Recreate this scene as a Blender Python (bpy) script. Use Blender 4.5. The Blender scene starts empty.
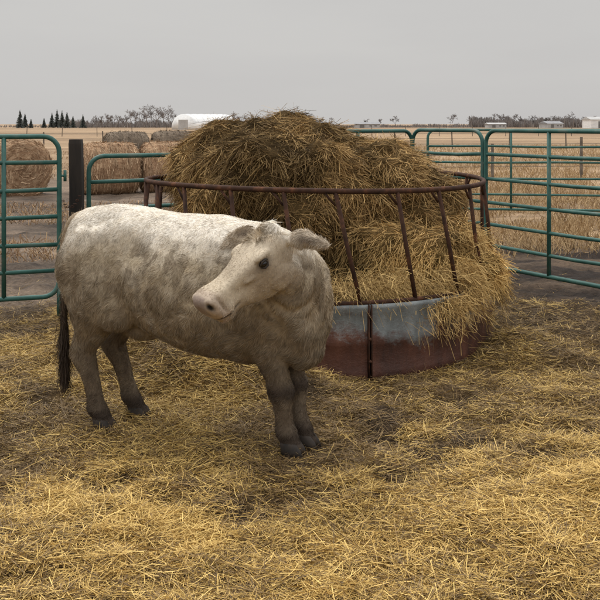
import bpy, math, random
import numpy as np
from mathutils import Vector, Matrix
rng=np.random.default_rng(7); random.seed(7)
scene=bpy.context.scene
col=scene.collection

# ---------------------------------------------------------------- noise
T3=np.random.default_rng(3).random((64,64,64))
def vn3(p,s=1.0,off=0.0):
    q=np.asarray(p,float)*s+off
    i=np.floor(q).astype(int); f=q-i; f=f*f*(3-2*f)
    r=0
    for dx in (0,1):
        for dy in (0,1):
            for dz in (0,1):
                w=(f[:,0] if dx else 1-f[:,0])*(f[:,1] if dy else 1-f[:,1])*(f[:,2] if dz else 1-f[:,2])
                r=r+w*T3[(i[:,0]+dx)%64,(i[:,1]+dy)%64,(i[:,2]+dz)%64]
    return r
def fbm3(p,s=1.0,o=4,off=0.0):
    a=.5;t=0;n=0
    for k in range(o):
        t=t+a*vn3(p,s,off+k*11.3); n+=a; a*=.5; s*=2.03
    return t/n
def fbm2(x,y,s=1.0,o=4,off=0.0):
    return fbm3(np.stack([x,y,np.zeros_like(x)+.5],1),s,o,off)
def sst(a,b,x):
    t=np.clip((x-a)/(b-a),0,1); return t*t*(3-2*t)
def mixc(c1,c2,t):
    return c1*(1-t[:,None])+c2*t[:,None]
C=lambda *a: np.array(a,float)

# ---------------------------------------------------------------- mesh helpers
def mesh_np(name,V,F,cols=None,smooth=False):
    V=np.asarray(V,np.float32); F=np.asarray(F,np.int32)
    me=bpy.data.meshes.new(name)
    n=len(F);k=F.shape[1]
    me.vertices.add(len(V)); me.vertices.foreach_set("co",V.ravel())
    me.loops.add(n*k); me.loops.foreach_set("vertex_index",F.ravel())
    me.polygons.add(n); me.polygons.foreach_set("loop_start",np.arange(0,n*k,k,dtype=np.int32))
    me.update(calc_edges=True)
    if smooth: me.polygons.foreach_set("use_smooth",np.ones(n,bool))
    if cols is not None: setcol(me,cols)
    return me
def setcol(me,cols):
    a=me.color_attributes.new("Col",'FLOAT_COLOR','POINT')
    c=np.ones((len(cols),4),np.float32); c[:,:3]=np.clip(cols,0.003,1)
    a.data.foreach_set("color",c.ravel())
def add(name,me,mat=None,parent=None):
    o=bpy.data.objects.new(name,me); col.objects.link(o)
    if mat is not None and me is not None: me.materials.append(mat)
    if parent is not None: o.parent=parent
    return o
def empty(name,loc=(0,0,0)):
    o=bpy.data.objects.new(name,None); o.location=loc; col.objects.link(o); return o
class MB:
    def __init__(s): s.V=[];s.F=[]
    def ring_loft(s,rings,cap=True):
        b=len(s.V); n=len(rings[0])
        for r in rings: s.V+= [tuple(p) for p in r]
        for i in range(len(rings)-1):
            for j in range(n):
                k=(j+1)%n
                s.F.append((b+i*n+j,b+i*n+k,b+(i+1)*n+k,b+(i+1)*n+j))
        if cap:
            s.F.append(tuple(b+j for j in range(n))[::-1]); e=b+(len(rings)-1)*n
            s.F.append(tuple(e+j for j in range(n)))
    def tube(s,pts,rad,n=8,closed=False):
        pts=[Vector(p) for p in pts]; m=len(pts)
        if not hasattr(rad,'__len__'): rad=[rad]*m
        rings=[];up=None
        for i,p in enumerate(pts):
            if closed: d=(pts[(i+1)%m]-pts[i-1])
            else: d=pts[min(i+1,m-1)]-pts[max(i-1,0)]
            d.normalize()
            if up is None:
                up=Vector((0,0,1)) if abs(d.z)<.9 else Vector((1,0,0))
            x=d.cross(up)
            if x.length<1e-4: x=d.cross(Vector((0,1,0)))
            x.normalize(); y=x.cross(d).normalized(); up=y
            rings.append([p+x*math.cos(t*2*math.pi/n)*rad[i]+y*math.sin(t*2*math.pi/n)*rad[i] for t in range(n)])
        if closed: rings.append(rings[0]); s.ring_loft(rings,False)
        else: s.ring_loft(rings)
    def ellipsoid(s,c,r,n=16,m=10,rot=None,e=1.0,rz=0):
        pw=lambda v: math.copysign(abs(v)**e,v)
        rings=[]
        for i in range(m+1):
            a=math.pi*(i+.02)/(m+.04)-math.pi/2
            ring=[]
            for j in range(n):
                b=2*math.pi*j/n
                x=r[0]*pw(math.cos(a))*pw(math.cos(b)); y=r[1]*pw(math.cos(a))*pw(math.sin(b))
                v=Vector((x*math.cos(rz)-y*math.sin(rz),x*math.sin(rz)+y*math.cos(rz),r[2]*pw(math.sin(a))))
                if rot is not None: v=rot@v
                ring.append(Vector(c)+v)
            rings.append(ring)
        s.ring_loft(rings)
    def box(s,c,d,rz=0):
        cx,cy,cz=c; b=len(s.V)
        for sz in (-1,1):
            for sx,sy in ((-1,-1),(1,-1),(1,1),(-1,1)):
                x=sx*d[0]/2;y=sy*d[1]/2
                s.V.append((cx+x*math.cos(rz)-y*math.sin(rz),cy+x*math.sin(rz)+y*math.cos(rz),cz+sz*d[2]/2))
        for f in ((3,2,1,0),(4,5,6,7),(0,1,5,4),(1,2,6,5),(2,3,7,6),(3,0,4,7)): s.F.append(tuple(b+i for i in f))
    def mesh(s,name,smooth=False):
        me=bpy.data.meshes.new(name); me.from_pydata([tuple(v) for v in s.V],[],s.F); me.update()
        if smooth: me.polygons.foreach_set("use_smooth",np.ones(len(me.polygons),bool))
        return me
def evalmesh(o,name):
    dg=bpy.context.evaluated_depsgraph_get()
    me=bpy.data.meshes.new_from_object(o.evaluated_get(dg))
    bpy.data.objects.remove(o); me.name=name
    me.polygons.foreach_set("use_smooth",np.ones(len(me.polygons),bool))
    return me
def remesh(mb,voxel,smooth_it,name):
    o=add(name+"_tmp",mb.mesh(name+"_t"))
    m=o.modifiers.new("r",'REMESH'); m.mode='VOXEL'; m.voxel_size=voxel
    s=o.modifiers.new("s",'SMOOTH'); s.factor=.5; s.iterations=smooth_it
    return evalmesh(o,name)
def smooth_masked(me,mask,it,name):
    o=add(name+"_tmp",me); vg=o.vertex_groups.new(name="m")
    for lv in range(1,11):
        idx=np.where(np.round(mask*10).astype(int)==lv)[0]
        if len(idx): vg.add([int(i) for i in idx],lv/10,'REPLACE')
    s=o.modifiers.new("s",'SMOOTH'); s.factor=.5; s.iterations=it; s.vertex_group="m"
    return evalmesh(o,name)
def getV(me):
    a=np.zeros(len(me.vertices)*3,np.float32); me.vertices.foreach_get("co",a); return a.reshape(-1,3).astype(float)
def getN(me):
    a=np.zeros(len(me.vertices)*3,np.float32); me.vertices.foreach_get("normal",a); return a.reshape(-1,3).astype(float)
def setV(me,V):
    me.vertices.foreach_set("co",V.astype(np.float32).ravel()); me.update()
def sample(me,n):
    me.calc_loop_triangles(); k=len(me.loop_triangles)
    t=np.zeros(k*3,np.int32); me.loop_triangles.foreach_get("vertices",t); t=t.reshape(-1,3)
    V=getV(me);N=getN(me)
    A=V[t[:,0]];B=V[t[:,1]];D=V[t[:,2]]
    ar=np.linalg.norm(np.cross(B-A,D-A),axis=1)
    idx=rng.choice(k,n,p=ar/ar.sum())
    u=rng.random(n);v=rng.random(n);f=u+v>1;u[f]=1-u[f];v[f]=1-v[f]
    P=A[idx]+(B-A)[idx]*u[:,None]+(D-A)[idx]*v[:,None]
    Nn=N[t[idx,0]]+N[t[idx,1]]+N[t[idx,2]]; Nn/=np.linalg.norm(Nn,axis=1)[:,None]+1e-9
    return P,Nn,t[idx,0]
def nrm(a): return a/(np.linalg.norm(a,axis=1)[:,None]+1e-9)
def strands(name,P,D,L,W,cols,bend,mat,parent=None,tip=1.0,flat=None):
    n=len(P); D=nrm(D); R=rng.normal(size=(n,3))
    if flat is not None: R=R*(1-flat)+np.array([0,0,1.])*flat
    S=nrm(np.cross(D,R))*(W/2)[:,None]
    L=L[:,None]
    p1=P+D*L*.5+bend*.25; p2=P+D*L+bend
    V=np.stack([P-S,P+S,p1-S,p1+S,p2-S*tip,p2+S*tip],1).reshape(-1,3)
    b=np.arange(n)[:,None]*6
    F=np.concatenate([b+np.array([0,1,3,2]),b+np.array([2,3,5,4])],1).reshape(-1,4)
    cc=np.repeat(cols,6,axis=0)
    me=mesh_np(name,V,F,cc)
    return add(name,me,mat,parent)

# ---------------------------------------------------------------- materials
def newmat(name):
    m=bpy.data.materials.new(name); m.use_nodes=True
    nt=m.node_tree; b=nt.nodes["Principled BSDF"]; return m,nt,b
def noise(nt,scale,detail=4,vec=None,rough=.5):
    n=nt.nodes.new("ShaderNodeTexNoise"); n.inputs["Scale"].default_value=scale; n.inputs["Detail"].default_value=detail
    n.inputs["Roughness"].default_value=rough
    if vec is not None: nt.links.new(vec,n.inputs["Vector"])
    return n
def ramp(nt,fac,stops):
    r=nt.nodes.new("ShaderNodeValToRGB"); e=r.color_ramp.elements
    while len(e)<len(stops): e.new(.5)
    for i,(p,c) in enumerate(stops):
        e[i].position=p; e[i].color=(*c,1)
    nt.links.new(fac,r.inputs["Fac"]); return r
def objcoord(nt,scale=(1,1,1)):
    t=nt.nodes.new("ShaderNodeTexCoord"); m=nt.nodes.new("ShaderNodeMapping"); m.inputs["Scale"].default_value=scale
    nt.links.new(t.outputs["Object"],m.inputs["Vector"]); return m.outputs["Vector"]
def mult(nt,a,b,fac=1.0,mode='MULTIPLY'):
    m=nt.nodes.new("ShaderNodeMixRGB"); m.blend_type=mode; m.inputs[0].default_value=fac
    nt.links.new(a,m.inputs[1]); nt.links.new(b,m.inputs[2]); return m.outputs[0]
def bump(nt,b,h,strength,dist):
    n=nt.nodes.new("ShaderNodeBump"); n.inputs["Strength"].default_value=strength; n.inputs["Distance"].default_value=dist
    nt.links.new(h,n.inputs["Height"]); nt.links.new(n.outputs["Normal"],b.inputs["Normal"])
def attrmat(name,rough=.7,spec=.2,nscale=None,nlo=.6,nhi=1.25,bmp=None,stretch=(1,1,1)):
    m,nt,b=newmat(name)
    a=nt.nodes.new("ShaderNodeAttribute"); a.attribute_name="Col"
    out=a.outputs["Color"]
    if nscale:
        v=objcoord(nt,stretch); n=noise(nt,nscale,6,v,.65)
        r=ramp(nt,n.outputs["Fac"],[(.3,(nlo,)*3),(.7,(nhi,)*3)])
        out=mult(nt,out,r.outputs[0])
        if bmp: bump(nt,b,n.outputs["Fac"],bmp[0],bmp[1])
    nt.links.new(out,b.inputs["Base Color"])
    b.inputs["Roughness"].default_value=rough
    b.inputs["Specular IOR Level"].default_value=spec
    return m
M_straw=attrmat("straw_strands",.6,.3)
M_hay=attrmat("hay_strands",.75,.15)
M_haycore=attrmat("hay_core",.9,.05,14,.5,1.1,(1,.05),(1,1,3))
M_grass=attrmat("dry_grass",.8,.1)
M_twig=attrmat("tree_far_hazed",.9,.05)  # far tree colours carry distance haze painted in
M_hair=attrmat("cow_hair",.65,.2)

def simplemat(name,c1,c2,scale,rough=.6,metal=0,bmp=(.3,.005),stretch=(1,1,1),c3=None,spec=.4):
    m,nt,b=newmat(name); v=objcoord(nt,stretch)
    n=noise(nt,scale,6,v,.6)
    st=[(.35,c1),(.65,c2)]
    if c3: st=[(.3,c1),(.55,c2),(.68,c3)]
    r=ramp(nt,n.outputs["Fac"],st)
    nt.links.new(r.outputs[0],b.inputs["Base Color"]); b.inputs["Roughness"].default_value=rough
    b.inputs["Metallic"].default_value=metal; b.inputs["Specular IOR Level"].default_value=spec
    bump(nt,b,n.outputs["Fac"],*bmp)
    return m
M_green=simplemat("green_gate_paint",(.014,.062,.052),(.030,.105,.088),6,.55,0,(.15,.002),(1,1,1),(.075,.12,.10))
M_post=simplemat("dark_wood_post",(.012,.01,.009),(.035,.026,.02),9,.85,0,(.8,.01),(1,1,.15))
M_rust=simplemat("rusty_bar",(.022,.012,.009),(.055,.026,.016),14,.85,0,(.5,.003),(1,1,1),(.12,.05,.026),.2)
M_white=simplemat("white_panel",(.60,.61,.62),(.74,.74,.73),.6,.6,0,(.1,.01),(1,1,3))
M_offw=simplemat("weathered_white",(.33,.325,.32),(.42,.415,.41),.6,.7)
M_tanb=simplemat("tan_wall",(.24,.215,.2),(.3,.27,.25),.5,.8)
M_roof=simplemat("grey_roof",(.20,.20,.21),(.27,.27,.28),.5,.7)
M_dark=simplemat("dark_opening",(.12,.115,.11),(.17,.165,.16),1,.5)
M_wire=simplemat("fence_wood",(.10,.08,.06),(.18,.15,.12),4,.9)
def balemat(name,ca,cb,cc):
    m,nt,b=newmat(name); v=objcoord(nt,(1.0,3,3)); n=noise(nt,3.0,9,v,.75)
    v2=objcoord(nt,(7,.3,.3)); n2=noise(nt,2.0,3,v2,.6)
    r=ramp(nt,n.outputs["Fac"],[(.32,ca),(.5,cb),(.68,cc)])
    r2=ramp(nt,n2.outputs["Fac"],[(.35,(.75,)*3),(.65,(1.12,)*3)])
    nt.links.new(mult(nt,r.outputs[0],r2.outputs[0]),b.inputs["Base Color"])
    b.inputs["Roughness"].default_value=.9; b.inputs["Specular IOR Level"].default_value=.1
    bump(nt,b,n.outputs["Fac"],1,.07); return m
M_bale=balemat("straw_bale",(.22,.125,.07),(.42,.265,.16),(.60,.43,.28))
M_baleg=balemat("old_bale",(.12,.09,.065),(.20,.155,.115),(.28,.225,.17))

# ---------------------------------------------------------------- terrain
FC=(0.12,7.5) # feeder centre
def gz(x,y):
    pen=sst(12.5,9,y)
    h=(fbm2(x,y,1.1,4)-.5)*.19+(fbm2(x,y,4.5,3,5)-.5)*.14
    pile=.12*np.exp(-(((x-1.4)/1.0)**2+((y-3.75)/.6)**2))+.05*np.exp(-(((x+.9)/.9)**2+((y-3.5)/.5)**2))
    rr=np.hypot(x-FC[0],y-FC[1])
    pile=pile+.17*np.exp(-((rr-1.75)/.26)**2)*sst(8.0,6.8,y)*sst(.45,-.05,x)
    pile=pile+.13*np.exp(-(((x-1.62)/.3)**2+((y-6.75)/.35)**2))
    flat=np.exp(-(((x+.6)/.9)**2+((y-4.93)/.5)**2)**2)
    nf=np.exp(-((rr-1.45)/.25)**2)*sst(.2,.5,x)
    h=h*(1-.8*flat)*(1-.8*nf)-.015*nf
    far=(fbm2(x,y,.02,2)-.5)*1.0*sst(80,400,np.hypot(x,y))
    return h*pen+(h*.7)*(1-pen)*sst(60,12,y)+pile-far*0.4-.004
def inpen(x,y):
    left=sst(8.7,8.0,y)
    fy=12.78-1.618*x
    right=sst(-.2,.5,fy-y)
    back=sst(9.9,9.2,y)
    p=np.where(x<-1.6,left,back)
    return p*right
def fg(x,y): return np.clip(np.exp(-(((x-1.3)/1.15)**2+((y-3.65)/.6)**2))+.5*np.exp(-(((x+.9)/1.1)**2+((y-3.3)/.4)**2)),0,1)
def wet_shade(x,y):
    n=fbm2(x,y,1.2,4,31)*.5+fbm2(x,y,4.2,3,32)*.5
    w=sst(.48,.61,n)
    w=np.maximum(w,.85*sst(1.3,1.9,x)*sst(6.6,7.5,y))
    w=np.maximum(w,.30*sst(5.4,6.2,y)*sst(.2,.8,x)*sst(7.5,6.5,y))
    w=np.maximum(w,.45*np.exp(-(((x+.5)/1.1)**2+((y-4.75)/.45)**2)))  # painted shade beneath the cow, merged with the wet patches
    hp=np.exp(-(((x-1.62)/.35)**2+((y-6.75)/.4)**2))
    w=w*(1-.85*fg(x,y))*(1-.9*hp)
    return np.clip(w,0,1)
def gcol(x,y):
    n=fbm2(x,y,2.2,4,9)
    straw=mixc(C(.135,.085,.032),C(.26,.17,.06),sst(.3,.7,n))
    mud=mixc(C(.035,.025,.017),C(.09,.062,.038),sst(.3,.7,fbm2(x,y,3.1,4,2)))
    c=mixc(straw,mud,wet_shade(x,y)*.85)
    mudo=mixc(C(.035,.024,.018),C(.13,.092,.062),sst(.38,.62,fbm2(x*.5,y*1.5,1.6,4,4)))
    gm=mixc(C(.09,.07,.055),C(.26,.20,.15),sst(.36,.62,fbm2(x*.35,y*1.0,1.0,5,14)))
    fieldc=mixc(C(.29,.20,.12),C(.40,.285,.175),sst(.3,.7,fbm2(x*.3,y,.15,4,21)))
    outr=mixc(mudo,fieldc,sst(11.6,13.6,y+2*(fbm2(x,y,.7,3,3)-.5)))
    outl=mixc(gm,fieldc,sst(22,36,y+6*(fbm2(x,y,.25,3,3)-.5)))
    out=mixc(outl,outr,sst(-1.0,1.0,x-.02*y))
    p=inpen(x,y)
    return mixc(out,c,p)
def axis(lo,hi,step,far,g=1.09):
    a=list(np.arange(lo,hi,step)); s=step; v=a[-1]
    while v<far: s*=g; v+=s; a.append(v)
    return a
ax=axis(0,4.6,.035,3500); xs=np.array([-v for v in ax[:0:-1]]+ax)
ay=axis(2.4,13,.04,4500,1.06); back=[2.4-v for v in axis(0,.2,.1,60,1.3)[:0:-1]]; ys=np.array(back+ay)
XX,YY=np.meshgrid(xs,ys); fx=XX.ravel();fy=YY.ravel()
zz=gz(fx,fy); V=np.stack([fx,fy,zz],1)
nx=len(xs);ny=len(ys)
I=(np.arange(ny-1)[:,None]*nx+np.arange(nx-1)[None,:]).ravel()
F=np.stack([I,I+1,I+1+nx,I+nx],1)
M_ground,nt,b=newmat("ground_soil_straw")
a=nt.nodes.new("ShaderNodeAttribute"); a.attribute_name="Col"
v=objcoord(nt); n1=noise(nt,26,8,v,.7); r1=ramp(nt,n1.outputs["Fac"],[(.3,(.5,)*3),(.7,(1.4,)*3)])
v2=objcoord(nt,(.25,1.6,1)); n2=noise(nt,.35,6,v2,.6); r2=ramp(nt,n2.outputs["Fac"],[(.35,(.75,.72,.70)),(.65,(1.15,1.15,1.15))])
v3=objcoord(nt,(.004,.03,1)); n3=noise(nt,1.0,4,v3,.6); r3=ramp(nt,n3.outputs["Fac"],[(.38,(.74,.72,.7)),(.6,(1.1,1.08,1.08))])
v4=objcoord(nt,(.5,1.5,1)); n4=noise(nt,2.5,7,v4,.7); r4=ramp(nt,n4.outputs["Fac"],[(.35,(.65,)*3),(.65,(1.3,)*3)])
o=mult(nt,mult(nt,mult(nt,mult(nt,a.outputs["Color"],r1.outputs[0]),r2.outputs[0]),r3.outputs[0]),r4.outputs[0])
nt.links.new(o,b.inputs["Base Color"]); b.inputs["Roughness"].default_value=.85; b.inputs["Specular IOR Level"].default_value=.2
bump(nt,b,n1.outputs["Fac"],.8,.05)
add("ground",mesh_np("ground",V,F,gcol(fx,fy),True),M_ground)

def straw_cols(n,x,y,w):
    t=rng.random(n)
    g=mixc(C(.36,.22,.056),C(.78,.55,.19),t**1.2)
    dk=mixc(C(.09,.056,.026),C(.29,.185,.072),rng.random(n))
    big=fbm2(x,y,1.3,3,77)*.6+fbm2(x,y,5,2,78)*.4; f=fg(x,y)
    pd=np.clip(.33+.45*w+2.6*(big-.5)+.14*sst(4.0,5.5,y),.06,.93)
    pd=pd*(1-.75*f)
    pick=(rng.random(n)<pd)
    c=np.where(pick[:,None],dk,g)
    return c*(1-.16*sst(3.9,5.2,y)*(1-f))[:,None]
def straw_layer(name,n,lmin,lmax,wmin,wmax,tilt,lift,dens):
    y=2.45*(10.2/2.45)**rng.random(n); x=(rng.random(n)*2-1)*(.40*y+.9)
    w=wet_shade(x,y); keep=(rng.random(n)<(1-.66*w)*dens(x,y))&(rng.random(n)<inpen(x,y)+.03)
    rr=np.hypot(x-FC[0],y-FC[1]); keep&=(rr>1.49)
    x=x[keep];y=y[keep];w=w[keep];n=len(x)
    ang=fbm2(x,y,1.7,3,40)*16+rng.normal(0,1.1,n)
    D=np.stack([np.cos(ang),np.sin(ang),rng.normal(tilt,.24,n)],1)
    L=lmin+(lmax-lmin)*rng.random(n)**1.6; W=rng.uniform(wmin,wmax,n)
    P=np.stack([x,y,gz(x,y)+rng.uniform(0,lift,n)*(1-.6*w)],1)-nrm(D)*L[:,None]*.4
    P[:,2]=np.maximum(P[:,2],gz(P[:,0],P[:,1])+.001)
    bend=np.stack([rng.normal(0,.16,n),rng.normal(0,.16,n),rng.normal(-.06,.08,n)],1)*L[:,None]
    strands(name,P,D,L,W,straw_cols(n,x,y,w),bend,M_straw,flat=.6)
straw_layer("straw_bedding",600000,.02,.15,.0014,.0033,.06,.035,lambda x,y:1)

# dry grass outside fence
n=90000
y=11.5*(70/11.5)**rng.random(n); x=rng.random(n)*(.5*y+1.5)-.2+.02*y
k=(fbm2(x,y,.8,3,60)>.40)&(y>12.0+rng.normal(0,.6,n)); x=x[k];y=y[k];n=len(x)
D=np.stack([rng.normal(0,.35,n),rng.normal(0,.35,n),np.ones(n)],1)
cg=mixc(C(.24,.155,.08),C(.50,.36,.20),rng.random(n))
strands("dry_grass",np.stack([x,y,gz(x,y)-.01],1),D,rng.uniform(.04,.20,n)*(.6+.9*fbm2(x,y,.8,3,60)),rng.uniform(.005,.011,n)*(1+y*.02),cg,rng.normal(0,.04,(n,3)),M_grass)
n=30000
y=11*(60/11)**rng.random(n); x=-(rng.random(n)*(.45*y))
k=(fbm2(x*.4,y,.5,3,61)>.50); x=x[k];y=y[k];n=len(x)
D=np.stack([rng.normal(0,.5,n),rng.normal(0,.5,n),np.ones(n)],1)
strands("dry_grass",np.stack([x,y,gz(x,y)-.01],1),D,rng.uniform(.03,.13,n),rng.uniform(.006,.012,n)*(1+y*.02),mixc(C(.20,.12,.07),C(.42,.29,.17),rng.random(n)),rng.normal(0,.04,(n,3)),M_grass)

# ---------------------------------------------------------------- feeder
feeder=empty("hay_feeder",(FC[0],FC[1],0))
R=1.45; hs=.48
mb=MB(); N=120
def ringp(r,z,n=N,wob=0): return [(r*math.cos(2*math.pi*i/n)*(1+wob*math.sin(5*2*math.pi*i/n+1)),r*math.sin(2*math.pi*i/n)*(1+wob*math.sin(5*2*math.pi*i/n+1)),z) for i in range(n)]
prof=[(R,-.03),(R+.012,.0),(R,.03),(R,.2),(R+.010,.23),(R,.26),(R,.42),(R+.014,.45),(R+.012,hs),(R-.006,hs),(R-.006,.25),(R-.006,-.03)]
rings=[ringp(r,z,N,.006) for r,z in prof]; rings.append(rings[0]); mb.ring_loft(rings,False)
ms,nt,b=newmat("galvanised_rusty_sheet")
t=nt.nodes.new("ShaderNodeTexCoord"); sp=nt.nodes.new("ShaderNodeSeparateXYZ"); nt.links.new(t.outputs["Object"],sp.inputs[0])
v=objcoord(nt,(1,1,1.4)); nn=noise(nt,2.3,9,v,.75)
ma=nt.nodes.new("ShaderNodeMath"); ma.operation='MULTIPLY_ADD'; nt.links.new(nn.outputs["Fac"],ma.inputs[0]); ma.inputs[1].default_value=-1.05
nt.links.new(sp.outputs["Z"],ma.inputs[2])
mr=nt.nodes.new("ShaderNodeMapRange"); mr.inputs[1].default_value=-.31; mr.inputs[2].default_value=-.17; nt.links.new(ma.outputs[0],mr.inputs[0])
n5=noise(nt,7,8,objcoord(nt,(1,1,.3)),.65)
rr_=ramp(nt,n5.outputs["Fac"],[(.3,(.035,.016,.012)),(.5,(.085,.032,.020)),(.7,(.14,.055,.032))])
gg=ramp(nt,n5.outputs["Fac"],[(.28,(.07,.075,.075)),(.5,(.17,.19,.195)),(.7,(.27,.29,.295))])
mx=nt.nodes.new("ShaderNodeMixRGB"); nt.links.new(mr.outputs[0],mx.inputs[0]); nt.links.new(rr_.outputs[0],mx.inputs[1]); nt.links.new(gg.outputs[0],mx.inputs[2])
nt.links.new(mx.outputs[0],b.inputs["Base Color"]); b.inputs["Roughness"].default_value=.5; b.inputs["Metallic"].default_value=.2
bump(nt,b,nn.outputs["Fac"],.5,.03)
add("skirt",mb.mesh("skirt",True),ms,feeder)
mb=MB()
Rt=1.385; zt=1.245
mb.tube([(Rt*math.cos(2*math.pi*i/90),Rt*math.sin(2*math.pi*i/90),zt+.012*math.sin(2*2*math.pi*i/90)) for i in range(90)],.019,8,True)
mb.tube([(R*math.cos(2*math.pi*i/90),R*math.sin(2*math.pi*i/90),hs+.01) for i in range(90)],.016,8,True)
NP=22
for i in range(NP):
    a0=2*math.pi*i/NP+.06
    a1=a0-.09+random.uniform(-.03,.03)
    p0=Vector((R*math.cos(a0),R*math.sin(a0),hs)); p1=Vector((Rt*math.cos(a1),Rt*math.sin(a1),zt))
    pm=p0.lerp(p1,.5)*random.uniform(.985,1.015); mb.tube([p0,pm,p1],.015,8)
    mb.tube([p1+Vector((0,0,-.10)),Vector((Rt*math.cos(a1-.06),Rt*math.sin(a1-.06),zt))],.009,6)
for aa in (-1.33,-3.0,.9,2.2):
    c=Vector((math.cos(aa),math.sin(aa),0))
    for s in (-.006,.008):
        p=c*(R+.018)+Vector((-c.y,c.x,0))*s*1.3
        mb.box((p.x,p.y,.235),(.04,.007,.49),aa)
    for z in (.1,.25,.4):
        mb.ellipsoid((c.x*(R+.03),c.y*(R+.03),z),(.012,.022,.012),8,6)
add("frame_bars",mb.mesh("frame_bars",True),M_rust,feeder)

# ---------------------------------------------------------------- hay
mb=MB()
for c,r,e,rz in [((-.16,7.80,.87),(.84,.78,.82),.60,.25),((.42,7.85,.87),(.72,.8,.74),.68,.0),((.85,7.8,.72),(.55,.72,.62),.8,.0),
            ((1.02,7.0,.46),(.40,.42,.42),1,0),((.55,6.78,.34),(.62,.42,.25),1,0),((1.24,7.25,.52),(.34,.45,.42),1,0),
            ((-.55,6.9,.35),(.7,.5,.3),1,0),((.66,7.0,.52),(.42,.36,.33),1,0),((-.05,7.30,1.15),(.62,.45,.45),.8,0),((.0,7.7,.25),(1.3,1.25,.22),1,0)]:
    mb.ellipsoid(c,r,28,16,None,e,rz)
hm=remesh(mb,.04,8,"hay_core")
V=getV(hm);Nn=getN(hm)
d=(fbm3(V,2.2,4)-.5)*.30+(fbm3(V,8,3,9)-.5)*.24
d+=.025*np.sin((V[:,2]*1.0+.3*fbm3(V,2.0,2))*2*math.pi/.30)*sst(.4,.7,V[:,2])
V=V+Nn*d[:,None]; V[:,2]=np.maximum(V[:,2],-.02)
rr=np.hypot(V[:,0]-FC[0],V[:,1]-FC[1]); lim=np.where(V[:,2]<.5,1.40,1.42+.12*(V[:,0]>1.0))
f=np.minimum(1,lim/np.maximum(rr,1e-6)); V[:,0]=FC[0]+(V[:,0]-FC[0])*f; V[:,1]=FC[1]+(V[:,1]-FC[1])*f
setV(hm,V)
def haycol(P,n,rnd=True):
    lower=sst(1.0,.65,P[:,2]+.25*(fbm3(P,2,3)-.5))*sst(.15,.5,P[:,0])
    up1=mixc(C(.115,.067,.027),C(.47,.31,.13),rng.random(n)**1.1 if rnd else np.full(n,.35))
    lo1=mixc(C(.30,.185,.062),C(.68,.47,.19),rng.random(n) if rnd else np.full(n,.2))
    c=mixc(up1,lo1,lower)
    m=fbm3(P,4.0,4,33)
    cav_shade=1-.5*sst(.9,.65,P[:,2])*sst(.75,.4,P[:,0])*sst(.35,.5,P[:,2])  # recess shade under the bale overhang, painted into the hay colour
    return c*((.45+1.1*sst(.25,.75,m))*cav_shade)[:,None]
setcol(hm,haycol(V,len(V),False)*.45)
hay=empty("hay_bale",(0,0,0))
add("bale_core",hm,M_haycore,hay)
n=240000
P,Nn,_=sample(hm,n); k=(P[:,2]>.1)&((P[:,1]<8.1)|(rng.random(n)<.35)); P=P[k];Nn=Nn[k];n=len(P)
flow=fbm3(P,3.5,3,50)*13
Dn=np.stack([.9*np.cos(flow),.9*np.sin(flow),-.9+.5*np.sin(flow*1.3)],1)
Dn+=rng.normal(0,.8,(n,3))
Dn=Dn-Nn*(np.sum(Dn*Nn,1))[:,None]; Dn=nrm(Dn)+Nn*rng.uniform(-.1,.46,n)[:,None]
L=.03+.17*rng.random(n)**1.4; W=rng.uniform(.0016,.0040,n)
bend=np.stack([rng.normal(0,.03,n),rng.normal(0,.03,n),-rng.uniform(.0,.09,n)*(L/.2)],1)
strands("bale_strands",P-Nn*.012,Dn,L,W,haycol(P,n),bend,M_hay,hay)
n=26000
th=rng.normal(-.48,.24,n); r0=rng.uniform(1.15,1.54,n)
hump=.22*np.exp(-((th+.48)/.3)**2)
z=.44+hump*rng.uniform(0,2.0,n)+rng.normal(0,.02,n)-.25*np.maximum(0,r0-1.45)/.09*rng.random(n)
P=np.stack([FC[0]+r0*np.cos(th),FC[1]+r0*np.sin(th),z],1)
D=np.stack([np.cos(th)*.5,np.sin(th)*.5,rng.uniform(-.9,.2,n)],1)+rng.normal(0,.4,(n,3))
k=(fbm3(P,4,2,8)>.45);P=P[k];D=D[k];n=len(P)
strands("spilled_tufts",P,D,rng.uniform(.04,.15,n),rng.uniform(.0018,.0036,n),mixc(C(.30,.19,.07),C(.62,.43,.18),rng.random(n)),np.stack([rng.normal(0,.02,n),rng.normal(0,.02,n),-rng.uniform(0,.05,n)],1),M_hay,hay)
# wisps poking out between the bars
n=9000
th=rng.uniform(-2.4,-.1,n); r0=rng.uniform(1.1,1.42,n); zc=.50+.18*rng.random(n)**2
P=np.stack([FC[0]+r0*np.cos(th),FC[1]+r0*np.sin(th),zc],1); k=fbm3(P,5,2,18)>.5; P=P[k];th=th[k];n=len(P)
D=np.stack([np.cos(th)*.7,np.sin(th)*.7,rng.normal(0,.25,n)],1)+rng.normal(0,.5,(n,3))
strands("loose_wisps",P,D,rng.uniform(.05,.2,n),rng.uniform(.0018,.0036,n),mixc(C(.22,.14,.055),C(.56,.39,.16),rng.random(n)),np.stack([rng.normal(0,.02,n),rng.normal(0,.02,n),-rng.uniform(0.01,.07,n)],1),M_hay,hay)

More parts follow.
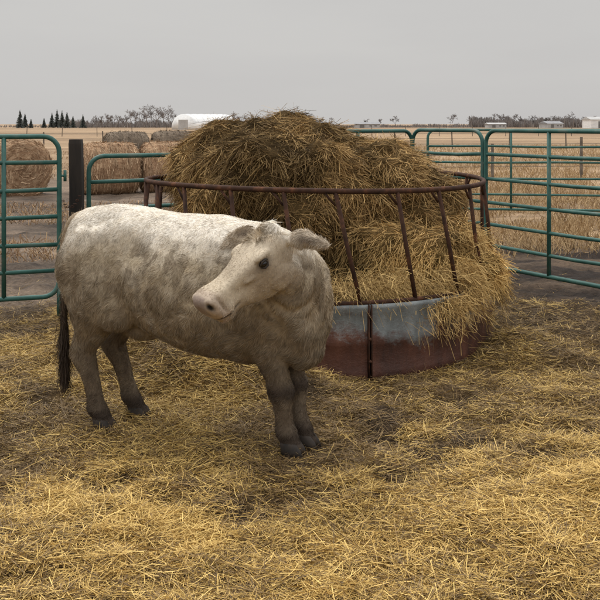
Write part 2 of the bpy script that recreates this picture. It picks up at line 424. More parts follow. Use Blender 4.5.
# ---------------------------------------------------------------- cow
O=Vector((-.55,4.93,0)); H=Vector((.927,-.375,0)).normalized(); Rv=Vector((-.375,-.927,0)).normalized()
def Lw(l,r,z): return O+H*l+Rv*r+Vector((0,0,z))
def cat(st,sub=4):
    st=np.array(st,float); out=[]
    for i in range(len(st)-1):
        p0=st[max(i-1,0)];p1=st[i];p2=st[i+1];p3=st[min(i+2,len(st)-1)]
        for k in range(sub):
            t=k/sub
            out.append(.5*((2*p1)+(-p0+p2)*t+(2*p0-5*p1+4*p2-p3)*t*t+(-p0+3*p1-3*p2+p3)*t**3))
    out.append(st[-1]); return out
mb=MB()
tr=[(-.81,1.08,.92,.05),(-.79,1.17,.82,.15),(-.72,1.22,.70,.21),(-.57,1.24,.64,.245),(-.42,1.245,.60,.26),(-.22,1.22,.525,.30),
    (0,1.205,.462,.335),(.2,1.195,.445,.32),(.38,1.17,.445,.27),(.50,1.14,.445,.225),(.62,1.08,.455,.19),(.71,1.00,.53,.145),(.755,.90,.66,.07)]
rings=[]
for l,tp,bt,hw in cat(tr,3):
    zc=(tp+bt)/2-.03; ring=[]
    for j in range(32):
        a=2*math.pi*j/32; c=math.cos(a); s=math.sin(a)
        hh=(tp-zc) if s>0 else (zc-bt)
        wr=hw*math.copysign(abs(c)**.84,c)*(1-.12*max(s,0)-.08*max(-s,0))
        ring.append(Lw(l,wr,zc+hh*math.copysign(abs(s)**.92,s)))
    rings.append(ring)
mb.ring_loft(rings)
def leg(st,side,dl=0,sub=4,rfoot=0):
    rings=[]
    for l,r,z,rl,rr in cat(st,sub):
        q=(1-min(1,max(z,0)/.9)); rings.append([Lw(l+dl*q+rl*math.cos(2*math.pi*j/20),side*r+rfoot*q+rr*math.sin(2*math.pi*j/20),z) for j in range(20)])
    mb.ring_loft(rings)
hind=[(-.55,.12,1.12,.15,.10),(-.59,.15,1.0,.20,.13),(-.595,.165,.87,.215,.14),(-.570,.165,.74,.190,.13),(-.58,.15,.62,.145,.105),(-.625,.13,.515,.100,.074),
      (-.682,.12,.43,.082,.060),(-.682,.12,.375,.074,.058),(-.640,.12,.28,.052,.047),(-.612,.12,.17,.048,.044),(-.595,.12,.105,.061,.055),(-.570,.12,.06,.055,.050),(-.555,.12,.03,.060,.054),(-.55,.12,.0,.056,.050)]
leg(hind,1,.01,4,-.01); leg(hind,-1,.075,4,-.03)
fore=[(.47,.11,1.02,.11,.06),(.47,.145,.90,.15,.085),(.455,.15,.77,.15,.095),(.425,.135,.67,.14,.09),(.430,.115,.57,.115,.088),(.458,.095,.46,.086,.072),
      (.486,.088,.38,.068,.062),(.500,.085,.328,.073,.069),(.504,.085,.285,.067,.063),(.508,.085,.23,.049,.047),(.515,.08,.155,.047,.045),(.525,.08,.10,.060,.055),(.54,.08,.06,.053,.050),(.552,.08,.03,.058,.054),(.556,.08,.0,.054,.050)]
leg(fore,1,.02,4,-.02); leg(fore,-1,.045,4,-.0)
for s in (1,-1):
    mb.ellipsoid(Lw(-.43,s*.16,.71),(.15,.10,.15),16,10)
    mb.ellipsoid(Lw(-.75,s*.09,1.09),(.05,.045,.05),12,8)
    mb.ellipsoid(Lw(.60,s*.125,.84),(.08,.07,.10),12,8)
mb.ellipsoid(Lw(.61,0,.55),(.12,.12,.13),16,10)
mb.ellipsoid(Lw(.33,0,.52),(.23,.16,.09),16,10)
mb.ellipsoid(Lw(-.34,0,.55),(.12,.10,.06),16,10)
nk=[(.40,.02,.86,.25,.27),(.52,.06,.87,.205,.25),(.59,.13,.905,.168,.215),(.60,.20,.965,.145,.18),(.59,.25,1.01,.126,.15),(.575,.30,1.03,.106,.115)]
for l,r,z,rh,rz in cat(nk,5): mb.ellipsoid(Lw(l,r,z),(rh,rh,rz),18,12)
for l,r,z,rh,rz in cat([(.66,.04,.64,.06,.16),(.66,.13,.70,.045,.14),(.62,.21,.80,.04,.11)],4): mb.ellipsoid(Lw(l,r,z),(rh,rh,rz),14,10)
# head
hP=Vector((-.140,4.395,1.125)); ha=Vector((-.655,-.44,-.585)).normalized()
hh_=Vector((ha.x,ha.y,0)).normalized(); hsd=Vector((-hh_.y,hh_.x,0)).normalized()
hu=ha.cross(hsd).normalized()
S=1.05
def Hd(t,s,u): return hP+(ha*t+hsd*s+hu*u)*S
hd=[(-.06,.065,.03,.06),(-.03,.106,.062,.12),(.02,.116,.070,.165),(.07,.116,.068,.190),(.12,.119,.060,.198),(.17,.108,.050,.190),(.22,.090,.043,.170),(.27,.077,.041,.146),(.315,.074,.042,.128),
    (.35,.082,.048,.120),(.385,.092,.053,.120),(.415,.094,.054,.116),(.437,.089,.050,.106),(.451,.074,.040,.088),(.460,.048,.020,.058)]
rings=[]
for t,hw,up,dn in cat(hd,3):
    ring=[]
    for j in range(28):
        a=2*math.pi*j/28;c=math.cos(a);s=math.sin(a)
        e1=.60 if s>0 else .75
        tt_=t-(.20*max(-s,0)*(dn))*(1 if t>.36 else 0)
        ring.append(Hd(tt_,hw*math.copysign(abs(c)**.72,c)*(1-.30*max(-s,0)**1.3),(up if s>0 else dn)*math.copysign(abs(s)**e1,s)))
    rings.append(ring)
mb.ring_loft(rings)
hr=Matrix((hsd,ha,hu)).transposed()
for s in (1,-1):
    mb.ellipsoid(Hd(.120,s*.108,.036),(.024,.048,.022),12,8,hr)
    mb.ellipsoid(Hd(.20,s*.086,-.02),(.016,.060,.016),12,8,hr)
    mb.ellipsoid(Hd(.085,s*.070,-.105),(.048,.085,.085),12,8,hr)
    mb.ellipsoid(Hd(.425,s*.062,.016),(.034,.034,.034),12,8,hr)
    mb.ellipsoid(Hd(.380,s*.060,-.050),(.034,.048,.042),12,8,hr)
mb.ellipsoid(Hd(-.015,0,.054),(.085,.045,.034),14,8,hr)
mb.ellipsoid(Hd(.375,0,-.108),(.050,.05,.024),14,8,hr)
ears=[]
def ear(side):
    base=Hd(-.024,side*.104,.006)
    if side>0: dirv=(hsd*.74-hh_*.66+Vector((0,0,.10))).normalized()
    else: dirv=(-hsd*.80+Vector((-.45,0,.12))).normalized()
    wid=Vector((0,0,-1))*.95+hh_*.25; wid=(wid-dirv*wid.dot(dirv)).normalized(); th=dirv.cross(wid)
    ears.append((base,dirv,wid,th))
    rings=[]
    for t,wd in cat([(-.03,.022),(.03,.030),(.08,.046),(.13,.045),(.18,.030),(.225,.007)],3):
        cpt=base+dirv*t+Vector((0,0,-.9*t*t))
        rings.append([cpt+wid*wd*math.cos(a)+th*(.012*math.sin(a)+.42*wd*(math.cos(a)**2-.5)) for a in [2*math.pi*j/16 for j in range(16)]])
    mb.ring_loft(rings)
ear(1); ear(-1)
cm=remesh(mb,.0080,2,"cow_body")
Oa=np.array(O);Ha=np.array(H);Ra=np.array(Rv)
hPn=np.array(hP);han=np.array(ha);hsn=np.array(hsd);hun=np.array(hu)
def lrz(P):
    q=P-Oa; return q@Ha,q@Ra,P[:,2]
def htsu(P):
    q=(P-hPn)/S; return q@han,q@hsn,q@hun
def inhead(t,s,u): return sst(-.05,.03,t)*(np.abs(s)<.27)*(np.abs(u)<.26)*(t<.55)*sst(-.24,-.18,u)
V=getV(cm); t,s,u=htsu(V)
near=np.exp(-(np.maximum(0,np.linalg.norm(V-hPn-han*.16,axis=1)-.31)/.05)**2)
mask=(1-near)*sst(.42,.56,V[:,2])
cm=smooth_masked(cm,mask,55,"cow_body")
V=getV(cm);Nn=getN(cm)
l,r,z=lrz(V); t,s,u=htsu(V)
hd_m=inhead(t,s,u)
body=1-hd_m
disp=(fbm3(V,4,3)-.5)*.034*body*sst(.45,.6,z)
disp+=(fbm3(V,14,3,4)-.5)*.008
disp+=.016*np.exp(-(((l+.38)/.07)**2+((z-1.13)/.05)**2))*(np.abs(r)>.1)
disp-=.030*np.exp(-(((l+.27)/.09)**2+((z-1.02)/.08)**2))*(np.abs(r)>.12)
disp-=.022*np.exp(-(((l+.33+.2*(z-.7))/.05)**2))*sst(.56,.7,z)*sst(1.0,.85,z)*(np.abs(r)>.1)
disp-=.026*np.exp(-(((l-.25+.25*(z-.8))/.045)**2))*sst(.5,.7,z)*sst(1.12,1.0,z)*(np.abs(r)>.1)
disp+=.018*np.exp(-(((l-.43)/.10)**2+((z-.78)/.15)**2))*(r>.05)*body
disp-=.014*np.exp(-(((l+.62)/.05)**2+((z-.85)/.18)**2))*(np.abs(r)>.1)
disp+=np.sin((l*1.2+r*1.8+z*.3)*2*math.pi/.13+6*fbm3(V,3,3))*.006*sst(.47,.56,l)*sst(.0,.08,r)*sst(.6,.75,z)*body
disp-=.026*np.exp(-(((t+.055)/.03)**2))*sst(-.04,-.10,u)*sst(-.28,-.2,u)*(s>0)*(s<.2)
# cheek / jaw edge and facial crest shading forms
for sg in (1,-1):
    disp-=.022*np.exp(-(((t-.440-.25*(u-.01))/.011)**2+((s-sg*.074)/.016)**2+((u-.012)/.022)**2))
    disp-=.011*np.exp(-(((t-.137)/.032)**2+((s-sg*.121)/.022)**2+((u-.004)/.017)**2))
    disp-=.008*np.exp(-(((t-.27)/.055)**2+((s-sg*.076)/.03)**2+((u+.035)/.03)**2))*hd_m
    disp-=.006*np.exp(-(((t-.395)/.010)**2))*sst(-.07,-.04,u)*sst(.045,.02,u)*(np.abs(s)>.04)*hd_m
def mouthline(t,u): return u+.078-.05*(t-.43)
mouth=np.exp(-(mouthline(t,u)/.006)**2)*sst(.29,.33,t)*hd_m; disp-=.011*mouth
V=V+Nn*disp[:,None]; setV(cm,V)
def earq(P):
    m=np.zeros(len(P)); m2=np.zeros(len(P))
    for base,dirv,wid,th in ears:
        q=P-np.array(base); tt=q@np.array(dirv)
        q2=q.copy(); q2[:,2]=q[:,2]+.9*tt*tt; ww=q2@np.array(wid); hh=q2@np.array(th)
        inn=(tt>.03)*(tt<.25)*(np.abs(ww)<.065)*(np.abs(hh)<.05)
        m=np.maximum(m,inn); m2=np.maximum(m2,np.exp(-(((tt-.11)/.06)**2+(ww/.020)**2))*inn)
    return m,m2
def cowcol(P):
    l,r,z=lrz(P); t,s,u=htsu(P); hm_=inhead(t,s,u); em,ei=earq(P)
    one=np.ones((len(P),1))
    n1=fbm3(P,3.0,4,2);n2=fbm3(P,9,4,7);n3=fbm3(P*np.array([1,1,.5]),22,3,17); n4=fbm3(P,45,2,27)
    white=C(.77,.71,.62); cream=C(.46,.38,.27); dirt=C(.175,.13,.083); dk=C(.045,.032,.024)
    c=mixc(one*white,one*cream,np.clip(sst(1.15,.95,z+.30*(n1-.5))*.95+.7*(n2-.5),0,1))
    d=sst(1.02,.52,z+.5*(n1-.5)+.45*(n2-.5)+.3*(n4-.5))*.82
    d=np.maximum(d,.8*sst(.52,.64,n1)*sst(1.12,.95,z)*(.4+.6*sst(.4,.6,n2)))
    d=np.maximum(d,.92*np.exp(-(((l+.64)/.19)**2+((z-.76)/.30)**2))*sst(.32,.52,n2))
    d=np.maximum(d,.65*sst(.48,.60,n3)*sst(1.15,.98,z))
    c=mixc(c,one*dirt,np.clip(d,0,1))
    lg=sst(.54,.34,z+.25*(n2-.5)+.15*(n1-.5))*(.55+.45*sst(.4,.58,n3))
    c=mixc(c,one*C(.115,.083,.055),lg*.9)
    kn=np.exp(-((z-.32)/.055)**2)*(l>.3)*sst(.36,.48,n2); c=mixc(c,one*dk,kn*.92)
    ft=sst(.22,.09,z+.12*(n2-.5)); c=mixc(c,one*dk,ft*.92)
    face=mixc(one*C(.56,.47,.35),one*C(.27,.205,.14),np.clip(sst(.03,-.13,u)*.55+1.4*(n2-.44),0,1))
    c=mixc(c,face,hm_*.9)
    mz=sst(.36,.41,t+.03*(n2-.5))*hm_*(np.abs(s)<.13)
    c=mixc(c,one*C(.40,.31,.245),mz*.7)
    nose=sst(.425,.445,t+.1*(u+.03)+.012*(n2-.5))*hm_*sst(-.055,-.03,u)*sst(.062,.045,np.abs(s)); c=mixc(c,one*C(.22,.165,.14),nose*.8)
    for sg in (1,-1):
        c=mixc(c,one*C(.008,.006,.006),np.clip(1.4*np.exp(-(((t-.440-.25*(u-.01))/.013)**2+((s-sg*.074)/.017)**2+((u-.012)/.022)**2)),0,1))
        c=mixc(c,one*C(.055,.038,.028),.9*np.exp(-(((t-.137)/.040)**2+((s-sg*.121)/.04)**2+((u-.002)/.026)**2)))
    c=mixc(c,one*C(.40,.32,.23),.8*em); c=mixc(c,one*C(.10,.07,.05),.8*ei)
    c=mixc(c,one*C(.04,.028,.022),.9*np.exp(-(mouthline(t,u)/.006)**2)*sst(.30,.34,t)*hm_)
    return c
setcol(cm,cowcol(V)*.92)
cow=empty("cow",(O.x,O.y,0))
Minv=Matrix.Translation((-O.x,-O.y,0))
def addcow(name,me,mat):
    me.transform(Minv); return add(name,me,mat,cow)
M_cow=attrmat("cow_hide",.75,.2,70,.8,1.12,(.35,.006))
n=320000
P,Nn,_=sample(cm,n); l,r,z=lrz(P); t,s,u=htsu(P); hm_=inhead(t,s,u)
k=~((hm_>.5)&(t>.41))&(z>.05)&~((np.abs(t-.137)<.024)&(np.abs(np.abs(s)-.121)<.03)&(np.abs(u-.004)<.019)&(hm_>.5)); P=P[k];Nn=Nn[k];l=l[k];z=z[k];hm_=hm_[k];t=t[k];s=s[k];u=u[k];n=len(P)
D=-Ha*.5+np.array([0,0,-1.0])*.70
D=np.tile(D,(n,1)); D=D*(1-hm_)[:,None]+np.tile(han,(n,1))*hm_[:,None]
cl=np.stack([fbm3(P,16,2,1),fbm3(P,16,2,2.7),fbm3(P,16,2,5.1)],1)-.5
D+=cl*(2.2*(1-.6*hm_))[:,None]+rng.normal(0,.10,(n,3))
D=D-Nn*(np.sum(D*Nn,1))[:,None]; 
top=(t>-.09)*(t<.085)*(np.abs(s)<.10)*(u>.015)*1.0; em,_e=earq(P)
D=nrm(D)+Nn*(rng.uniform(.03,.24,n)+.6*top+.15*em)[:,None]+top[:,None]*cl*4.5
low=sst(1.05,.7,z)
Lh=rng.uniform(.010,.022,n)*(1-.5*hm_)*(1+.7*low)*np.where(z<.4,.6,1)+top*rng.uniform(0,.042,n)+em*rng.uniform(0,.006,n)
clump=fbm3(P,26,2,3)
cc=cowcol(P)*(.58+.86*clump)[:,None]*rng.uniform(.80,1.22,n)[:,None]
ho=strands("coat_hair",P-Nn*.001,D,Lh,rng.uniform(.0010,.0019,n),cc,rng.normal(0,.0015,(n,3)),M_hair,tip=.2)
ho.data.transform(Minv); ho.parent=cow
addcow("body",cm,M_cow)
M_eye,nt,b=newmat("cow_eye"); b.inputs["Base Color"].default_value=(.008,.006,.005,1); b.inputs["Roughness"].default_value=.08
M_horn=simplemat("hoof_horn",(.012,.009,.007),(.035,.024,.016),18,.7)
e=MB()
for sg in (1,-1): e.ellipsoid(Hd(.137,sg*.108,.004),(.019,.022,.017),18,12,hr)
addcow("eyes",e.mesh("eyes",True),M_eye)
e=MB()
for sg in (1,-1):
    e.tube([Hd(.110,sg*.115,.008),Hd(.124,sg*.125,.019),Hd(.142,sg*.126,.020),Hd(.162,sg*.119,.007)],[.003,.006,.006,.003],8)
    e.tube([Hd(.110,sg*.115,.002),Hd(.126,sg*.124,-.012),Hd(.146,sg*.124,-.013),Hd(.162,sg*.119,.001)],[.002,.004,.004,.002],8)
addcow("eyelids",e.mesh("eyelids",True),M_horn)
e=MB()
for (l0,r0) in ((-.53,.11),(-.47,-.15),(.585,.062),(.61,-.08)):
    for sg in (1,-1):
        rings=[]
        for zz_,rl,rr2,dl in ((-.02,.060,.029,.012),(.02,.054,.028,.002),(.05,.044,.025,-.010),(.065,.028,.016,-.016)):
            rings.append([Lw(l0-.012+dl+rl*math.cos(a)*(1 if math.cos(a)<0 else 1.1),r0+sg*.029+rr2*math.sin(a),zz_) for a in [2*math.pi*j/14 for j in range(14)]])
        e.ring_loft(rings)
addcow("hooves",e.mesh("hooves",True),M_horn)
e=MB()
tp=cat([(-.73,.02,1.17,.036),(-.80,.03,1.14,.036),(-.852,.04,1.02,.030),(-.857,.05,.85,.023),(-.85,.06,.7,.019),(-.845,.07,.55,.017),(-.84,.07,.42,.015),(-.84,.07,.28,.010)],5)
e.tube([Lw(a[0],a[1],a[2]) for a in tp],[a[3] for a in tp],10)
tm=e.mesh("tail",True); Vt=getV(tm)
tc=mixc(np.tile(C(.30,.23,.155),(len(Vt),1)),np.tile(C(.07,.048,.032),(len(Vt),1)),sst(1.0,.6,Vt[:,2])); setcol(tm,tc); 
addcow("tail",tm,M_cow)
n=8000
tt=rng.random(n)**.8; idx=(tt*(len(tp)-1)).astype(int); A=np.array(tp)[idx]
base=np.array([list(Lw(a[0],a[1],a[2])) for a in A])+rng.normal(0,1,(n,3))*(A[:,3]*.55)[:,None]
zt_=base[:,2]
D=np.stack([rng.normal(0,.13,n),rng.normal(0,.13,n),-np.ones(n)],1)
Lt=np.where(zt_<.56,rng.uniform(.06,.18,n),.03)
Lt=np.minimum(Lt,np.maximum(zt_-.10,.03))
tc=mixc(np.tile(C(.33,.25,.165),(n,1)),np.tile(C(.045,.03,.02),(n,1)),sst(1.0,.6,zt_))*rng.uniform(.6,1.4,n)[:,None]
ho=strands("tail_switch",base,D,Lt,rng.uniform(.0018,.003,n),tc,rng.normal(0,.008,(n,3)),M_hair,tip=.3); ho.data.transform(Minv); ho.parent=cow

# ---------------------------------------------------------------- gates
def gate(name,a,b_,zb,zt2,rails,verts,r=.022,corner=.14,extra=None):
    A=Vector((a[0],a[1],0));B=Vector((b_[0],b_[1],0)); Ln=(B-A).length; d=(B-A).normalized()
    mb=MB(); P=lambda s,z: d*s+Vector((0,0,z))
    pts=[]
    def arc(cx,cz,a0):
        for k in range(7):
            q=math.radians(a0+90*k/6); pts.append(P(cx+corner*math.cos(q),cz+corner*math.sin(q)))
    arc(corner,zb+corner,180); arc(Ln-corner,zb+corner,270); arc(Ln-corner,zt2-corner,0); arc(corner,zt2-corner,90)
    mb.tube(pts,r,10,True)
    for z in rails:
        sg1=random.uniform(-.018,.006); sg2=random.uniform(-.018,.006)
        mb.tube([P(r*.6,z),P(Ln*.33,z+sg1),P(Ln*.66,z+sg2),P(Ln-r*.6,z)],r*.86,8)
    for s_ in verts:
        mb.tube([P(s_,zb),P(s_,zt2)],r*.95,8)
    for s_ in (.0,Ln):
        mb.tube([P(s_,zb+corner),P(s_,.0)],r,8)
    for z in (zb+.35,zt2-.35):
        mb.tube([P(Ln,z),P(Ln+.05,z)],.012,6); mb.tube([P(Ln+.05,z-.05),P(Ln+.05,z+.05)],.014,6)
    me=mb.mesh(name,True)
    o=add(name,me,M_green); o.location=A
    return o
rl=[.40,.63,.87,1.12,1.37]
gate("livestock_gate",(-4.35,7.3),(-2.14,8.0),.17,1.59,[.40,.63,.88,1.12,1.36],[.5,1.85])
mb=MB()
rings=[]
for z,sc in ((-.1,1),(.5,1.0),(1.1,.99),(1.52,.98),(1.56,.9)):
    rings.append([(.058*sc*x_+.004*math.sin(z*7),.058*sc*y_,z) for x_,y_ in ((-1,-.8),(-.8,-1),(.8,-1),(1,-.8),(1,.8),(.8,1),(-.8,1),(-1,.8))])
mb.ring_loft(rings)
o=add("fence_post",mb.mesh("fence_post"),M_post); o.location=(-2.05,8.25,0)
mb=MB()
for i in range(9):
    tq=i/8; c=Vector((-.09+.15*tq,-.22+.1*tq,1.05-.10*math.sin(math.pi*tq)))
    ax_=Vector((1,.5,0)).normalized(); s2=Vector((0,0,1)) if i%2 else Vector((-.5,1,0)).normalized()
    mb.tube([c+ax_*.014*math.cos(q)+s2*.009*math.sin(q) for q in [2*math.pi*j/8 for j in range(8)]],.0035,5,True)
o=add("latch_chain",mb.mesh("latch_chain",True),M_rust); o.location=(-2.05,8.25,0)
gate("livestock_gate",(-1.96,8.35),(.05,9.5),.17,1.40,[.42,.66,.91,1.16],[1.0,1.9])
gate("livestock_gate",(.12,9.55),(1.32,10.62),.17,1.62,rl,[.7])
def online(s):
    p0=Vector((1.32,10.64));d=Vector((2.77-1.32,8.3-10.64)).normalized(); q=p0+d*s; return (q.x,q.y)
gate("livestock_gate",online(.02),online(1.20),.20,1.63,[.42,.64,.87,1.12,1.38],[])
gate("livestock_gate",online(1.25),online(4.9),.20,1.63,[.42,.64,.87,1.12,1.38],[.88,2.6])
gate("livestock_gate",(2.2,15.5),(5.4,15.0),.25,1.60,[.5,.78,1.05,1.32],[1.4])
gate("livestock_gate",(5.5,15.0),(8.8,14.6),.25,1.60,[.5,.78,1.05,1.32],[1.4])

# ---------------------------------------------------------------- wire fences
def wire_fence(a,b_,n,h=1.2):
    mb=MB(); A=Vector((*a,0));B=Vector((*b_,0))
    for i in range(n+1):
        p=(B-A)*(i/n)
        mb.tube([p+Vector((0,0,-.1)),p+Vector((random.uniform(-.06,.06),0,h+random.uniform(-.1,.1)))],[.05,.045],6)
    for z in (.4,.75,1.1): mb.tube([Vector((0,0,z)),(B-A)*.5+Vector((0,0,z-.03)),(B-A)+Vector((0,0,z))],.008,4)
    o=add("wire_fence",mb.mesh("wire_fence"),M_wire); o.location=A
wire_fence((-40,58),(45,62),22)
wire_fence((3,27),(26,31),8)
wire_fence((-70,120),(90,130),34,1.4)

# ---------------------------------------------------------------- round bales
def round_bale(x,y,rad,ln,rz,mat):
    mb=MB(); N=48; rings=[]
    for q,rs in ((-1.01,.0),(-1.02,.25),(-1.02,.5),(-1.0,.7),(-.95,.86),(-.86,.95),(-.6,1),(-.3,1.01),(0,1.02),(.3,1.01),(.6,1),(.86,.95),(.95,.86),(1.0,.7),(1.02,.5),(1.02,.25),(1.01,.0)):
        ring=[]
        for j in range(N):
            a=2*math.pi*j/N; rr=rad*max(rs,.01)*(1+.025*math.sin(3*a+x)+.015*math.sin(7*a+q*3)+random.uniform(-.01,.01))
            zz_=rr*math.sin(a); zz_=max(zz_,-rad*.9)
            ring.append((q*ln/2+random.uniform(-.012,.012),rr*math.cos(a),zz_+rad*.9))
        rings.append(ring)
    mb.ring_loft(rings)
    me=mb.mesh("round_bale",True)
    root=empty("round_bale",(x,y,-.02)); root.rotation_euler=(0,0,rz)
    add("bale_body",me,mat,root)
    P,Nn,_=sample(me,4000); n=len(P)
    base=(C(.22,.13,.075),C(.62,.45,.29)) if mat is M_bale else (C(.12,.09,.065),C(.28,.225,.17))
    tang=np.stack([np.zeros(n),-(P[:,2]-rad*.9),P[:,1]],1)
    Dq=nrm(tang)+rng.normal(0,.22,(n,3)); Dq=Dq-Nn*np.sum(Dq*Nn,1)[:,None]; Dq=nrm(Dq)+Nn*rng.uniform(0,.12,n)[:,None]
    ring_=.75+.4*(np.sin(np.hypot(P[:,1],P[:,2]-rad*.9)*2*math.pi/.12)*.5+.5)
    strands("stalks",P,Dq,rng.uniform(.06,.20,n),rng.uniform(.006,.012,n),mixc(base[0],base[1],rng.random(n))*ring_[:,None],rng.normal(0,.012,(n,3)),M_hay,root)
round_bale(-6.75,21.5,.72,1.4,math.radians(-62),M_bale)
round_bale(-8.6,22.5,.72,1.4,math.radians(-62),M_bale)
round_bale(-4.75,22.3,.66,1.35,math.radians(30),M_bale)
round_bale(-3.35,22.8,.66,1.35,math.radians(24),M_bale)
round_bale(-1.9,23.1,.66,1.35,math.radians(18),M_bale)
for i in range(4): round_bale(-5.7+i*1.5,29.5+i*.3,.78,1.4,math.radians(22-4*i),M_baleg)

# ---------------------------------------------------------------- distant buildings
def hoop_shed(x,y,w,h,dep,rz):
    root=empty("hoop_barn",(x,y,0)); root.rotation_euler=(0,0,rz)
    mb=MB(); rings=[]
    for q in np.linspace(0,1,9):
        rings.append([(q*w,dep/2*math.cos(a),h*math.sin(a)**.8) for a in np.linspace(.0001,math.pi-.0001,20)])
    mb.ring_loft(rings); add("arched_cover",mb.mesh("arched_cover",True),M_white,root)
    mb=MB(); mb.box((-.03,0,h*.32),(.06,dep*.4,h*.64)); add("door",mb.mesh("door"),M_offw,root)
    mb=MB()
    for q in np.linspace(.1,.9,6): mb.tube([(q*w,(dep/2+.05)*math.cos(a),(h+.05)*math.sin(a)**.8) for a in np.linspace(.05,math.pi-.05,16)],.05,4)
    add("ribs",mb.mesh("ribs"),M_white,root)
hoop_shed(-34,262,15,4.6,12,math.radians(42))
def building(name,x,y,w,d_,h,rh,rz,wall,roof):
    root=empty(name,(x,y,0)); root.rotation_euler=(0,0,rz)
    mb=MB(); mb.box((0,0,h/2),(w,d_,h)); add("walls",mb.mesh("walls"),wall,root)
    mb=MB(); ov=.3
    mb.ring_loft([[(sx*(w/2+ov),-d_/2-ov,h+.01),(sx*(w/2+ov),0,h+rh),(sx*(w/2+ov),d_/2+ov,h+.01)] for sx in (-1,1)]); add("roof",mb.mesh("roof"),roof,root)
    mb=MB(); mb.box((-w*.2,-d_/2-.03,h*.4),(w*.18,.06,h*.8)); mb.box((w*.15,-d_/2-.03,h*.55),(w*.1,.06,h*.3)); mb.box((w*.35,-d_/2-.03,h*.55),(w*.1,.06,h*.3)); add("door_and_windows",mb.mesh("dw"),M_dark,root)
building("farm_shed",8,400,9,8,1.7,.9,.1,M_tanb,M_roof)
building("farm_shed",30,402,11,8,1.7,.9,-.1,M_offw,M_roof)
building("farm_shed",88,405,8,8,1.6,.7,.0,M_offw,M_offw)
building("farm_house",113,405,8,7,1.9,1.1,.3,M_offw,M_roof)
building("machine_shed",118,350,13,11,3.4,1.1,.0,M_white,M_offw)

# ---------------------------------------------------------------- distant trees
tv=[];td=[];tl=[];tw=[];tcol=[]
def branch(p,d,ln,w,dep,c):
    tv.append(p);td.append(d);tl.append(ln);tw.append(w);tcol.append(c)
    if dep==0: return
    for k in range(random.choice((3,4,5))):
        q=random.uniform(.35,1); a=Vector((random.gauss(0,1),random.gauss(0,1),random.gauss(.15,.5))).normalized()
        nd=(d*.8+a*.75).normalized(); branch(p+d*ln*q,nd,ln*random.uniform(.5,.72),w*.55,dep-1,c)
def bare(x,y,h):
    c=random.uniform(.8,1.2); c=(.18*c,.157*c,.148*c)  # bark greyed and lightened to paint in distance haze
    branch(Vector((x,y,0)),Vector((random.gauss(0,.06),0,1)).normalized(),h*.46,h*.035,4,c)
def place(px,d): return (px-300)*d/900
for px,h in [(92,6),(97,7),(102,6),(107,7),(113,8),(118,8),(124,8),(130,9),(136,10),(142,11),(147,12),(152,12),(157,13),(163,13),(168,12),(173,10),(212,6),(235,8),(240,8),(247,6),(262,7),(268,8),(280,6),(290,9),(297,11),(303,10),(311,8),(322,6),(330,5),(395,6),(452,8),(380,5),(365,5)]:
    d=random.uniform(400,440); bare(place(px,d),d,h)
for px in range(474,592,5): d=random.uniform(430,470); bare(place(px+random.uniform(-3,3),d),d,random.uniform(5,8.5))
P=np.array([list(p) for p in tv]);D=np.array([list(p) for p in td])
strands("bare_trees",P,D,np.array(tl),np.array(tw).clip(.10,1),np.array(tcol),np.zeros((len(P),3)),M_twig,tip=.5)
n=16000
seg=np.array([(60,182,1.0,3.6),(225,330,.8,2.6),(330,420,.6,1.6),(470,595,2.0,4.5),(-40,600,.4,1.4),(420,480,.5,1.6)])
si=rng.choice(len(seg),n,p=[.2,.14,.08,.36,.17,.05]); d=rng.uniform(420,480,n)
px=seg[si,0]+rng.random(n)*(seg[si,1]-seg[si,0]); x=(px-300)*d/900
h=(seg[si,2]+rng.random(n)*(seg[si,3]-seg[si,2]))*(.5+fbm2(px,px*0,.12,3))
strands("distant_brush",np.stack([x,d,np.zeros(n)],1),np.stack([rng.normal(0,.2,n),rng.normal(0,.2,n),np.ones(n)],1),h,rng.uniform(.15,.5,n),mixc(C(.15,.135,.13),C(.25,.225,.21),rng.random(n)),rng.normal(0,.2,(n,3)),M_twig,tip=.4)
P=[];D=[];L=[]
trunk=[]
for px,h in [(20,8),(25,6.5),(31,4),(52,7),(57,8.5),(62,8),(67,7),(73,5.5),(44,4.5),(83,6),(545,4)]:
    d=random.uniform(380,410); X=place(px,d)
    trunk.append((X,d,h))
    for k in range(520):
        q=random.random()**.7; zz_=h*(.06+.92*(1-q)); rad=q*h*.27*random.uniform(.5,1.25); a=random.uniform(0,6.283)
        P.append((X,d,zz_)); D.append((math.cos(a),math.sin(a),-.25)); L.append(rad+.1)
n=len(P)
sp_=empty("spruce_trees")
strands("boughs",np.array(P),np.array(D),np.array(L),rng.uniform(.15,.4,n),mixc(C(.08,.09,.082),C(.13,.14,.13),rng.random(n)),np.zeros((n,3)),M_twig,sp_,tip=.3)
mb=MB()
for X,d,h in trunk: mb.tube([(X,d,0),(X,d,h*.95)],[.15,.03],6)
tm=mb.mesh("trunks"); setcol(tm,np.tile(C(.06,.045,.035),(len(tm.vertices),1))); add("trunks",tm,M_twig,sp_)

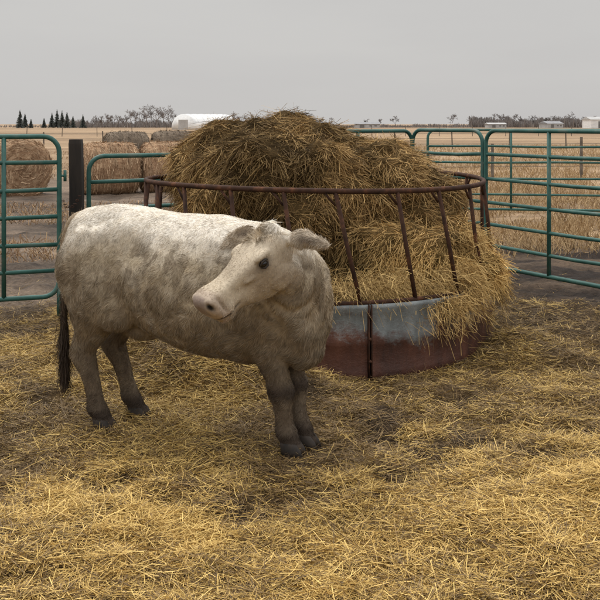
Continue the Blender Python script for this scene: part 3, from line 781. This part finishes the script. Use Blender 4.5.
# ---------------------------------------------------------------- light
W_=bpy.data.worlds.new("World"); scene.world=W_; W_.use_nodes=True; nt=W_.node_tree
bg=nt.nodes["Background"]; out=nt.nodes["World Output"]
sky=nt.nodes.new("ShaderNodeTexSky"); sky.sky_type='NISHITA'; sky.sun_disc=False
el=math.radians(58); az=math.radians(-40)
sky.sun_elevation=el; sky.sun_rotation=az
hsn_=nt.nodes.new("ShaderNodeHueSaturation"); hsn_.inputs["Saturation"].default_value=.15; nt.links.new(sky.outputs[0],hsn_.inputs["Color"])
nt.links.new(hsn_.outputs[0],bg.inputs["Color"]); bg.inputs["Strength"].default_value=.05
bg2=nt.nodes.new("ShaderNodeBackground")
tc_=nt.nodes.new("ShaderNodeTexCoord"); sp=nt.nodes.new("ShaderNodeSeparateXYZ"); nt.links.new(tc_.outputs["Generated"],sp.inputs[0])
rp=ramp(nt,sp.outputs["Z"],[(0,(.60,.585,.572)),(.14,(.60,.59,.58)),(.45,(1.3,1.285,1.265)),(1,(2.35,2.33,2.29))])
mp=nt.nodes.new("ShaderNodeMapping"); mp.inputs["Scale"].default_value=(1,1,5); nt.links.new(tc_.outputs["Generated"],mp.inputs[0])
ns=noise(nt,1.6,5,mp.outputs[0],.5); r2=ramp(nt,ns.outputs["Fac"],[(.3,(.93,.93,.94)),(.7,(1.05,1.05,1.04))])
nt.links.new(mult(nt,rp.outputs[0],r2.outputs[0]),bg2.inputs["Color"]); bg2.inputs["Strength"].default_value=1.0
mxs=nt.nodes.new("ShaderNodeMixShader"); mxs.inputs[0].default_value=.88
nt.links.new(bg.outputs[0],mxs.inputs[1]); nt.links.new(bg2.outputs[0],mxs.inputs[2]); nt.links.new(mxs.outputs[0],out.inputs["Surface"])
sun=bpy.data.lights.new("sun",'SUN'); sun.energy=1.5; sun.angle=math.radians(12); sun.color=(1,.965,.9)
so=bpy.data.objects.new("sun",sun); col.objects.link(so)
sd=Vector((math.sin(az)*math.cos(el),math.cos(az)*math.cos(el),math.sin(el)))
so.rotation_euler=sd.to_track_quat('Z','Y').to_euler()
# ---------------------------------------------------------------- camera
cam=bpy.data.cameras.new("camera"); co=bpy.data.objects.new("camera",cam); col.objects.link(co)
co.location=(0,0,1.7); co.rotation_euler=(math.radians(90),0,0); cam.sensor_width=36; cam.lens=54; cam.shift_y=-.2933
cam.clip_start=.05; cam.clip_end=10000; scene.camera=co
scene.view_settings.view_transform='Standard'; scene.view_settings.look='None'; scene.view_settings.exposure=0
